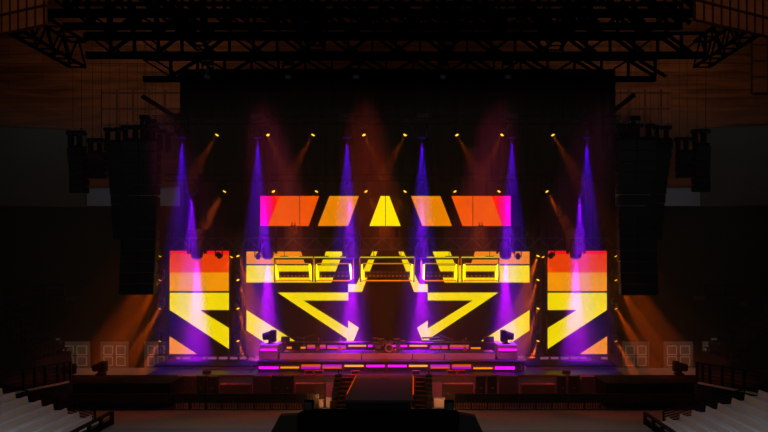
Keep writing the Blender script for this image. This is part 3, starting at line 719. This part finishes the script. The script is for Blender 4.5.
# ------------------------------------------------------------------ big spotlights (silhouettes)
def floor_spot(loc, s, turn, label, low=False):
    """head points along -x; total height about 1.35 s"""
    t = thing('follow_spot', label, 'light', loc); t.rotation_euler = (0, 0, turn)
    b = .06 if low else .22
    part('base', MB().bbox(-.38 * s, .38 * s, -.35 * s, .35 * s, 0, b * s, .02), M['black'], t)
    part('yoke', MB().box(-.12 * s, .12 * s, -.42 * s, -.36 * s, b * s, .95 * s).box(-.12 * s, .12 * s, .36 * s, .42 * s, b * s, .95 * s).box(-.2 * s, .2 * s, -.42 * s, .42 * s, b * s - .02, (b + .08) * s), M['black'], t)
    h = part('head', MB().bbox(-.02 * s, .55 * s, -.34 * s, .34 * s, (b + .12) * s, 1.35 * s, .08 * s).tube((-.72 * s, 0, .68 * s), (0, 0, .82 * s), .34 * s, 14, .44 * s), M['black'], t)
    part('lens', MB().tube((-.74 * s, 0, .68 * s), (-.72 * s, 0, .68 * s), .29 * s, 14), M['grille'], h)
floor_spot((wx(101, 54), 54, DZ), .85, 0, 'large black spotlight standing on the left wing deck')
floor_spot((wx(70, 53), 53, DZ), .8, .7, 'black spotlight at the far left end of the wing, half hidden by the railing')
floor_spot((wx(679, 54), 54, DZ), .85, math.pi, 'large black spotlight standing on the right wing deck')
zt = wz(344.5, 57.4)
floor_spot((wx(270.5, 58), 58, zt), .88, 0, 'large spotlight on the left plinth beside the band', True)
floor_spot((wx(506, 58), 58, zt), .88, math.pi, 'large spotlight on the right plinth beside the band', True)

# ------------------------------------------------------------------ band instruments
def amp(x0, x1, y0, label):
    d = 60.35; X0, X1 = wx(x0, d), wx(x1, d); w = (X1 - X0) / 2; h = wz(y0, d) - 3.77
    t = thing('amplifier_stack', label, 'amplifier', ((X0 + X1) / 2, d, 3.77))
    part('cabinet', MB().bbox(-w, w, 0, .5, 0, h * .7, .02), M['box'], t); part('amp_head', MB().bbox(-w, w, .02, .5, h * .71, h, .02), M['box'], t)
    part('grille', MB().box(-w + .05, w - .05, -.02, 0, .05, h * .65), M['grille'], t)
amp(281, 289, 337, 'black amplifier stack beside the left plinth')
amp(484, 494, 337, 'black amplifier stack beside the right plinth')
def drum(t, c, r, h, ax, name='drum'):
    c = Vector(c)
    a = Vector((0, 1, 0)) if ax == 'y' else Vector((0, -.25, 1)).normalized()
    o = part(name, MB().tube(c, c + a * h, r, 18), M['shell'], t)
    part('rim', MB().tube(c - a * .02, c + a * .03, r * 1.05, 18).tube(c + a * (h - .03), c + a * (h + .01), r * 1.05, 18), M['chrome'], o)
    part('drum_skin', MB().tube(c - a * .03, c - a * .021, r * .86, 18).tube(c + a * (h + .011), c + a * (h + .02), r * .93, 18), M['skin'], o)
t = thing('drum_kit', 'drum kit with chrome rims and brass cymbals at the centre of the riser', 'drums', (wx(389, 58.6), 58.6, 3.12))
drum(t, (0, 0, .36), .33, .5, 'y', 'bass_drum')
part('hoop', MB().ring((0, -.05, .36), .31, .05, 'Y', 22, 6), M['hoop'], t)
for c, r, h in (((-.35, .25, .72), .18, .22), ((.15, .25, .72), .18, .22), ((-.95, .35, .30), .24, .4), ((.8, .35, .3), .24, .4), ((-.7, .55, .5), .2, .16), ((-1.3, .4, .45), .2, .3)): drum(t, c, r, h, 'z', 'tom')
for x, y, z, r in ((-.75, .3, 1.12, .32), (.65, .3, 1.12, .32), (-1.25, .45, 1.18, .26), (-1.2, .2, .8, .22), (1.2, .5, .95, .26)):
    st = part('cymbal_stand', MB().tube((x, y + .1, .02), (x, y, z), .015, 5).tube((x, y + .1, .3), (x - .25, y - .1, .01), .012, 4).tube((x, y + .1, .3), (x + .25, y - .1, .01), .012, 4).tube((x, y + .1, .3), (x, y + .35, .01), .012, 4), M['chrome'], t)
    part('cymbal', MB().tube((x, y, z), (x, y, z + .02), r, 16, r * .9).tube((x, y, z + .02), (x, y, z + .05), r * .25, 10, .02), M['brass'], st)
part('drum_stool', MB().tube((0, 1.0, 0), (0, 1.0, .5), .03).tube((0, 1.0, .5), (0, 1.0, .58), .18, 14), M['black'], t)
def mic(px, d, h, label, boom=0, z=3.12):
    t = thing('microphone_stand', label, 'microphone stand', (wx(px, d), d, z))
    part('base', MB().tube((0, 0, 0), (0, 0, .04), .15, 12), M['black'], t); part('pole', MB().tube((0, 0, .04), (0, 0, h), .018, 6), M['chrome'], t)
    e = (boom, -.1, h + abs(boom) * .35)
    part('boom', MB().tube((-boom * .3, .03, h - abs(boom) * .1), e, .015, 6), M['chrome'], t); part('microphone', MB().ball(e, .05).tube(e, (e[0], e[1] + .15, e[2] - .05), .025), M['black'], t)
mic(304, 58, 1.35, 'tall boom microphone stand beside the left keyboard', .9)
mic(322, 57.8, 1.2, 'upright microphone stand right of the left keyboard', .1)
mic(346, 58, .95, 'boom microphone stand left of the drums', -.7)
mic(340, 57.6, 1.25, 'microphone stand in front of the left guitar', .1)
mic(452, 58, 1.2, 'long boom microphone stand right of the keyboard', -1.1)
mic(463, 57.7, 1.2, 'microphone stand by the right guitar', .15)
mic(363, 58.4, .75, 'low microphone stand left of the cymbals', -.4)
def guitar(px, d, label, lean=.1):
    t = thing('electric_guitar', label, 'guitar', (wx(px, d), d, 3.12))
    part('body', MB().prism([(-.17, .12), (-.06, .05), (.08, .05), (.18, .13), (.17, .25), (.10, .31), (.14, .42), (.06, .40), (0, .36), (-.07, .44), (-.13, .40), (-.09, .30), (-.17, .24)], 0, .06), M['wood'], t)
    n = part('neck', MB().bar((0, .02, .36), (lean, .02, 1.05), .06, .04), M['ply'], t); part('headstock', MB().box(lean - .05, lean + .05, 0, .04, 1.03, 1.22), M['wood'], n)
    part('stand', MB().tube((-.18, -.02, 0), (0, .12, .4), .015).tube((.18, -.02, 0), (0, .12, .4), .015).tube((0, .4, 0), (0, .12, .4), .015), M['black'], t)
guitar(317.5, 58.9, 'electric guitar on a stand between the left light bars')
guitar(339.5, 58.9, 'electric guitar on a stand left of the drum kit')
guitar(465, 58.9, 'electric guitar on a stand near the right end of the riser')
def keyboard(x0, x1, ytop, d, label, tiers=2):
    X0, X1 = wx(x0, d), wx(x1, d); w = (X1 - X0) / 2; h = wz(ytop, d) - 3.12
    t = thing('keyboard_rig', label, 'keyboard', ((X0 + X1) / 2, d, 3.12))
    for k in range(tiers):
        z = h - k * .28
        kb = part('keyboard', MB().bbox(-w, w, -.05, .32, z - .09, z, .01), M['fixt'], t)
        part('keys', MB().box(-w + .08, w - .08, .12, .31, z, z + .015), M['chrome'], kb)
    part('stand', MB().bar((-w * .7, .05, 0), (w * .6, .1, h - .3), .04).bar((w * .7, .05, 0), (-w * .6, .1, h - .3), .04).bar((-w * .8, .15, h - .33), (-w * .8, .15, h - .1), .03).bar((w * .8, .15, h - .33), (w * .8, .15, h - .1), .03), M['black'], t)
keyboard(421.5, 439.5, 337.5, 58, 'two-tier keyboard on a crossed stand right of the drums')
keyboard(294, 300.5, 338, 58.2, 'small keyboard on a stand right of the left amplifier', 1)
keyboard(437.5, 444, 340.5, 58.4, 'little sound module on a stand beside the keyboard rig', 1)
# microphone stands at the ends of the lower riser
mic(251.5, 55.6, 1.1, 'microphone stand at the left end of the lower riser', .3, DZ)
mic(521.5, 55.6, 1.1, 'microphone stand at the right end of the lower riser', -.3, DZ)
# white handrails by the plinths
for px, s, l in ((260, 1, 'left'), (515, -1, 'right')):
    x = wx(px, 57); t = thing('handrail', 'pale thin handrail at the outer side of the %s plinth' % l, 'railing', (x, 57, 2.72))
    part('post', MB().tube((0, .1, 0), (0, .1, 1.25), .035), M['acrylic'], t)
    part('rail', MB().tube((0, .1, 1.25), (s * .35, .1, 1.6), .035), M['acrylic'], t)

# ------------------------------------------------------------------ mixing booth
d = 38.0
bx0, bx1 = wx(300, d), wx(458, d); bz = wz(409, d)
t = thing('mixing_booth', 'black draped mixing booth in the middle of the floor', 'booth', ((bx0 + bx1) / 2, d, 0))
wpart('body', MB().prism([(bx0, .01), (bx1, .01), (bx1, bz - .1), (bx1 - .4, bz + .02), (bx0 + .4, bz + .02), (bx0, bz - .15)], d - .8, d), M['truss'], t)
wpart('side_skirt', MB().prism([(wx(258, d), .01), (bx0 - .01, .01), (bx0 - .01, wz(412, d)), (wx(282, d), wz(413, d))], d - .7, d - .1), M['scrim'], t, 'sloping mesh skirt on the left')
wpart('side_skirt', MB().prism([(bx1 + .01, .01), (wx(495, d), .01), (wx(474.5, d), wz(414, d)), (bx1 + .01, wz(411, d))], d - .7, d - .1), M['scrim'], t, 'sloping mesh skirt on the right')
for px, w, y, l in ((308.3, 9, 401.3, 'small black cabinet on the left end of the mixing booth'), (449.2, 9.5, 401.8, 'small black cabinet on the right end of the mixing booth')):
    X = wx(px, d - .6); hw = w * (d - .6) / F / 2; z0 = bz + .02; z1 = wz(y, d - .6)
    q = thing('equipment_rack', l, 'rack', (X, d - .6, z0))
    part('body', MB().bbox(-hw, hw, 0, .45, 0, z1 - z0, .02), M['truss'], q); part('front', MB().box(-hw + .04, hw - .04, -.02, 0, .04, z1 - z0 - .04), M['rail'], q)

# ------------------------------------------------------------------ near side stands
def near_stand(side, peaks, railpts, guard):
    sg = 1 if side == 'left' else -1
    d = 45.0; n = len(peaks)
    # concrete steps
    P = [(wx(px, d), wz(py, d)) for px, py in peaks]        # ordered from outermost (highest) to innermost
    t = thing('seating_stand', 'concrete stepped base of the near %s stand' % side, 'stand', (P[-1][0], d, 0))
    for k, (X, z) in enumerate(P):
        zz = max(.05, z - .75)
        xa, xb = (X - .2, X + .66) if sg > 0 else (X - .66, X + .2)
        wpart('step', MB().box(xa, xb, 28, d - .02, 0, zz), M['conc'], t)
    # continue outwards beyond the frame
    for k, (X, z) in enumerate(P):
        q = thing('bench_row', 'pale bench row in the near %s stand, %s from the floor' % (side, 'lowest' if k == n - 1 else ORD[n - 1 - k]), 'bench', (X, d, max(.05, z - .75)), 'pale bench rows near %s' % side)
        z0 = max(.05, z - .75)
        wpart('backrest', MB().hexa([(X - .02 * sg, 28, z0 + .02), (X + .10 * sg, 28, z0 + .02), (X + .10 * sg, d, z0 + .02), (X - .02 * sg, d, z0 + .02), (X - .10 * sg, 28, z), (X, 28, z), (X, d, z), (X - .10 * sg, d, z)]), M['seatw'], q)
        wpart('seat', MB().box(min(X + .1 * sg, X + .62 * sg), max(X + .1 * sg, X + .62 * sg), 28, d - .05, z0 + .0, z0 + .34), M['seat'], q)
        lg = MB()
        for yy in (29, 33, 37, 41, 44.6): lg.box(X + .25 * sg - .05, X + .25 * sg + .05, yy, yy + .1, z0, z0 + .25)
        wpart('bracket', lg, M['rail'], q)
        if k >= 1 and k < 5:
            wpart('armrest', MB().box(X + .15 * sg - .04, X + .15 * sg + .04, 39.0 - .5 * k * 0, 39.35, z0 + .34, z0 + .62).box(X + .15 * sg - .04, X + .4 * sg + .04 if sg > 0 else X + .15 * sg + .04, 39.0, 39.08, z0 + .56, z0 + .62), M['rail'], q)
    # rail at the far end of the rows, sloping down towards the floor
    (ax, ay), (bx, by) = railpts; dr = 46.2
    A, B = at(ax, ay, dr), at(bx, by, dr)
    q = thing('sloping_railing', 'black sloping railing along the stage end of the near %s stand' % side, 'railing', (B.x, dr, 0))
    wpart('handrail', MB().bar(A, B, .10), M['rail'], q)
    m = MB()
    for k in range(1, 5): m.tube(A - Vector((0, 0, .19 * k)), B - Vector((0, 0, .19 * k)), .035, 5)
    wpart('mid_rails', m, M['rail'], q)
    for f in (0.0, .25, .62, 1.0):
        p = A.lerp(B, f); wpart('post', MB().bar(p, (p.x, p.y, 0.02), .10), M['rail'], q)
    # guard along the floor
    gx, gy = guard; dg = 45.6; X = wx(gx, dg); z = wz(gy, dg)
    q = thing('guard_rail', 'black low guard rail between floor and near %s stand' % side, 'railing', (X, dg, 0))
    wpart('handrail', MB().bar((X, dg, z), (X, 28, z), .22, .16), M['rail'], q)
    wpart('lower_panel', MB().box(X - .04, X + .04, 28, dg, .02, z * .5), M['scrim'], q)
    wpart('lower_rail', MB().bar((X, dg, z * .62), (X, 28, z * .62), .05).bar((X, dg, z * .3), (X, 28, z * .3), .05), M['rail'], q)
    y = dg
    while y > 29: wpart('post', MB().bar((X, y, z), (X, y, .02), .2), M['rail'], q); y -= 1.6
near_stand('left', [(-24, 380), (-11, 384), (2, 388), (15, 392), (27.5, 396), (41, 400), (53, 404), (67, 408), (79, 412), (91.5, 415.5)], ((-5, 382.5), (95, 409)), (112, 412))
near_stand('right', [(785, 382), (772, 386), (758.5, 390), (745, 394.5), (732, 398), (718, 403), (706, 406), (692, 410), (680, 414), (666.5, 417)], ((772, 381.5), (663.5, 411.5)), (645, 413))

# ------------------------------------------------------------------ raised side platforms, dark upper stands and balconies
def side_block(side):
    L_ = side == 'left'
    mx = (lambda x: x) if L_ else (lambda x: 767 - x)
    # platform with pale edge
    zp = 2.2
    def gp(px, py): d = (H - zp) * F / (py - VY); return Vector((wx(px, d), d, zp))
    e0, e1 = gp(mx(4), 394.3), gp(mx(69), 381)
    b0, b1 = gp(mx(-30), 372), gp(mx(69), 366)
    if not L_: e0, e1 = gp(763, 394.3), gp(698, 382); b0, b1 = gp(797, 372), gp(698, 366)
    t = thing('side_platform', 'dark raised platform with a pale front edge at the %s side' % side, 'platform', (e1.x, e1.y, 0))
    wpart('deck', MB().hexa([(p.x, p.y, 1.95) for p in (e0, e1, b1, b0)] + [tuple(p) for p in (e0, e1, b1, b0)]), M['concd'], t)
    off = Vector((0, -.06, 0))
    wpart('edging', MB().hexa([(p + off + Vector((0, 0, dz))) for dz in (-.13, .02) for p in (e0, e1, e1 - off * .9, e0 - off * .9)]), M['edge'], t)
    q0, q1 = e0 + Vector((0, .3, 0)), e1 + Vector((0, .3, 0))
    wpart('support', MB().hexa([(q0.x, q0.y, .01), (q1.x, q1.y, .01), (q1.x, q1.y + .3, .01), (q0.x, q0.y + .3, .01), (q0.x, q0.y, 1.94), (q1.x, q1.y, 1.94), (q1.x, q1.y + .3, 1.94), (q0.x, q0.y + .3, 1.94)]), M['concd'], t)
    q = thing('platform_railing', 'black railing with thick posts on the raised %s platform' % side, 'railing', (e1.x, e1.y, zp))
    up = Vector((0, .25, 1.42)); up0 = Vector((0, .25, 0))
    wpart('handrail', MB().bar(e0 + up, e1 + up, .12), M['rail'], q)
    m = MB()
    for k in range(1, 5): m.tube(e0 + up0 + Vector((0, 0, .28 * k)), e1 + up0 + Vector((0, 0, .28 * k)), .025, 5)
    wpart('mid_rails', m, M['rail'], q)
    for f in (.25, .42, .58, .78, .9, .995):
        p = e0.lerp(e1, f); wpart('post', MB().bar(p + up0, p + up, .16), M['rail'], q)
    # dark tier climbing away from the stage
    base = wx(mx(50), 57.5) if L_ else wx(718, 57.5); sg = -1 if L_ else 1
    t = thing('seating_stand', 'dark stepped upper stand at the %s edge of the hall' % side, 'stand', (base, 56, 0))
    n = 9
    for k in range(n):
        xa, xb = base + sg * (1.0 + k * .85), base + sg * (1.0 + (k + 1) * .85 + .02)
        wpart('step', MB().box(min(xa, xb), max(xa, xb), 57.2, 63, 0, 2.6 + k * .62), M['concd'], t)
    for k in range(n):
        xx = base + sg * (1.3 + k * .85); zz = 2.6 + k * .62
        for j in range(8):
            y = 57.4 + j * .7
            c = (xx, y, zz)
            key = 'tip'
            if key not in _pc:
                _pc[key] = [('seat', MB().bbox(-.22, .22, 0, .5, .35, .43, .02).mesh('seat', M['seatd']), []), ('backrest', MB().bbox(.2, .28, 0, .5, .4, .95, .02).mesh('backrest', M['seatd']), []), ('pedestal', MB().box(-.05, .1, .2, .3, 0, .36).mesh('pedestal', M['rail']), [])]
            s_ = place(_pc[key], 'stadium_seat', 'dark seat, %s row of the upper %s stand, %s from the audience end' % (ORD[k], side, ORD[j]), 'seat', c, 'dark seats upper %s stand' % side,
                       rot=Matrix.Rotation(0 if sg > 0 else math.pi, 3, 'Z').to_quaternion())
            if sg < 0: s_.location.y += .5
    A, B = Vector((base + sg * .6, 57.05, 3.5)), Vector((base + sg * 8.6, 57.05, 9.3))
    q = thing('stair_railing', 'black sloping stair railing in front of the dark %s upper stand' % side, 'railing', A)
    wpart('handrail', MB().bar(A, B, .10), M['rail'], q)
    m = MB()
    for k in range(1, 4): m.tube(A - Vector((0, 0, .28 * k)), B - Vector((0, 0, .28 * k)), .025, 5)
    wpart('mid_rails', m, M['rail'], q)
    for f in (0, .25, .5, .75, 1):
        p = A.lerp(B, f); wpart('post', MB().bar(p, (p.x, p.y, p.z - 1.15), .08), M['rail'], q)
    # short pale staircase behind
    X = wx(41 if L_ else 728, 64)
    t = thing('staircase', 'short staircase with pale treads beside the %s upper stand' % side, 'stairs', (X, 63.3, 0))
    part('base', MB().prismx([(0, 0), (3.3, 0), (3.3, 3.4)], -.5, .5), M['concd'], t)
    for k in range(8): part('tread', MB().box(-.55, .55, .05 + k * .38, .4 + k * .38, .45 + k * .4, .52 + k * .4), M['pale'], t)
    # balcony
    zb = wz(301, 55)
    xa, xb = (wx(-40, 55), wx(66, 55)) if L_ else (wx(703, 55), wx(812, 55))
    t = thing('balcony', 'dark balcony slab with railing high on the %s side' % side, 'balcony', ((xa + xb) / 2, 55, zb))
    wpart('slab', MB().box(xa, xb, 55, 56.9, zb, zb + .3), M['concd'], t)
    wpart('railing', MB().bar((xa, 55.1, zb + 1.35), (xb, 55.1, zb + 1.35), .09).bar((xa, 55.1, zb + .85), (xb, 55.1, zb + .85), .05).bar((xa, 55.1, zb + .55), (xb, 55.1, zb + .55), .05), M['rail'], t)
    for f in (.02, .2, .4, .6, .7, .8, .98):
        x = xa + (xb - xa) * f; wpart('post', MB().bar((x, 55.1, zb + .3), (x, 55.1, zb + 1.35), .12), M['rail'], t)
    xs_ = wx(12, 55) if L_ else wx(757, 55)
    wpart('support', MB().box(xs_ - .6, xs_ + .6, 55.3, 56.7, zb - .5, zb - .01), M['concd'], t)
side_block('left'); side_block('right')

# ------------------------------------------------------------------ haze
hz = MB().box(-38, 31, 48.5, 65.2, .02, 24.5).mesh('haze')
hm = bpy.data.materials.new('stage_haze'); hm.use_nodes = True; nt = hm.node_tree
nt.nodes.remove(nt.nodes['Principled BSDF'])
vs = nt.nodes.new('ShaderNodeVolumeScatter'); vs.inputs['Density'].default_value = .010; vs.inputs['Anisotropy'].default_value = .0
nt.links.new(vs.outputs[0], nt.nodes['Material Output'].inputs['Volume'])
hz.materials.append(hm); o = bpy.data.objects.new('stage_haze', hz); COL.objects.link(o)
o['label'] = 'thin haze over the whole stage carrying the light beams'; o['category'] = 'haze'; o['kind'] = 'stuff'

# ------------------------------------------------------------------ added fill lights of the hall, and camera
w = bpy.data.worlds.new('hall_light'); w.use_nodes = True; SC.world = w
w.node_tree.nodes['Background'].inputs[0].default_value = (.93, .97, 1.0, 1); w.node_tree.nodes['Background'].inputs[1].default_value = .006
def area(name, loc, aim, sx, sy, power, col, spread):
    ld = bpy.data.lights.new(name, 'AREA'); ld.shape = 'RECTANGLE'; ld.size = sx; ld.size_y = sy; ld.energy = power; ld.color = col; ld.spread = math.radians(spread)
    lo = bpy.data.objects.new(name, ld); COL.objects.link(lo); lo.location = loc
    lo.rotation_mode = 'QUATERNION'; lo.rotation_quaternion = (Vector(loc) - Vector(aim)).to_track_quat('Z', 'Y')
area('added_house_fill', (-2, 19, 37), (-2, 21, 0), 44, 12, 4200, (.95, .98, 1), 70)  # added overhead fill for floor and near stands, no actual fixture
area('added_house_fill', (-22, 47, 39), (-28, 69, 27), 10, 2, 210, (1, .95, .9), 75)  # added fill on the timber wall, left and right
area('added_house_fill', (17, 47, 39), (24, 69, 27), 10, 2, 210, (1, .95, .9), 75)
area('added_house_fill', (-2, 12, 34), (-2, 38, 33), 60, 3, 620, (1, .95, .9), 120)  # added fill that brightens the corner bulkheads
for x, tx, col, pw in ((-12, -9, (1, .06, .22), 34000), (-4, -3, (1, .07, .04), 50000), (7, 4, (1, .06, .22), 34000), (-20, -15, (.7, .03, .30), 12000), (15, 10, (.7, .03, .30), 12000)):  # unseen spots added to brighten risers, panels and fascia
    ld = bpy.data.lights.new('added_front_fill', 'SPOT'); ld.energy = pw; ld.color = col; ld.spot_size = math.radians(20); ld.spot_blend = .8; ld.shadow_soft_size = .3
    lo = bpy.data.objects.new('added_front_fill', ld); COL.objects.link(lo); lo.location = (x, 44, 29.5)
    lo.rotation_mode = 'QUATERNION'; lo.rotation_quaternion = (Vector((x, 44, 29.5)) - Vector((tx, 57.5, 2.6))).to_track_quat('Z', 'Y')
for x in (wx(321, 50.4), wx(440, 50.4)):  # point fills added to brighten the cases beside the stairs
    ld = bpy.data.lights.new('added_pit_fill', 'POINT'); ld.energy = 35; ld.color = (1, .42, .16); ld.shadow_soft_size = .08
    lo = bpy.data.objects.new('added_pit_fill', ld); COL.objects.link(lo); lo.location = (x, 49.5, 1.0)
for x0, x1 in ((-37, -24.5), (20, 33)):  # invented strips that lift the hall doors, no lamp hangs there
    area('door_light', ((x0 + x1) / 2, 66.0, 5.2), ((x0 + x1) / 2, 68.9, 0), x1 - x0, .3, 38, (1, .82, .66), 130)
cam = bpy.data.cameras.new('camera'); co = bpy.data.objects.new('camera', cam); COL.objects.link(co)
co.location = (0, 0, H); co.rotation_euler = (math.radians(90), 0, 0)
cam.sensor_width = 36; cam.lens = 36 * F / 768; cam.shift_x = -(VX - 384) / 768; cam.shift_y = (VY - 216) / 768
cam.clip_end = 300
SC.camera = co
for o in SC.objects:
    if '_w' in o: del o['_w']
SC.view_settings.view_transform = 'Standard'; SC.view_settings.look = 'None'; SC.view_settings.exposure = 0; SC.view_settings.gamma = 1
SC.view_settings.use_curve_mapping = False
cy = SC.cycles
cy.max_bounces = 4; cy.volume_bounces = 0; cy.diffuse_bounces = 2; cy.glossy_bounces = 2
cy.use_denoising = True
cy.sample_clamp_indirect = 3
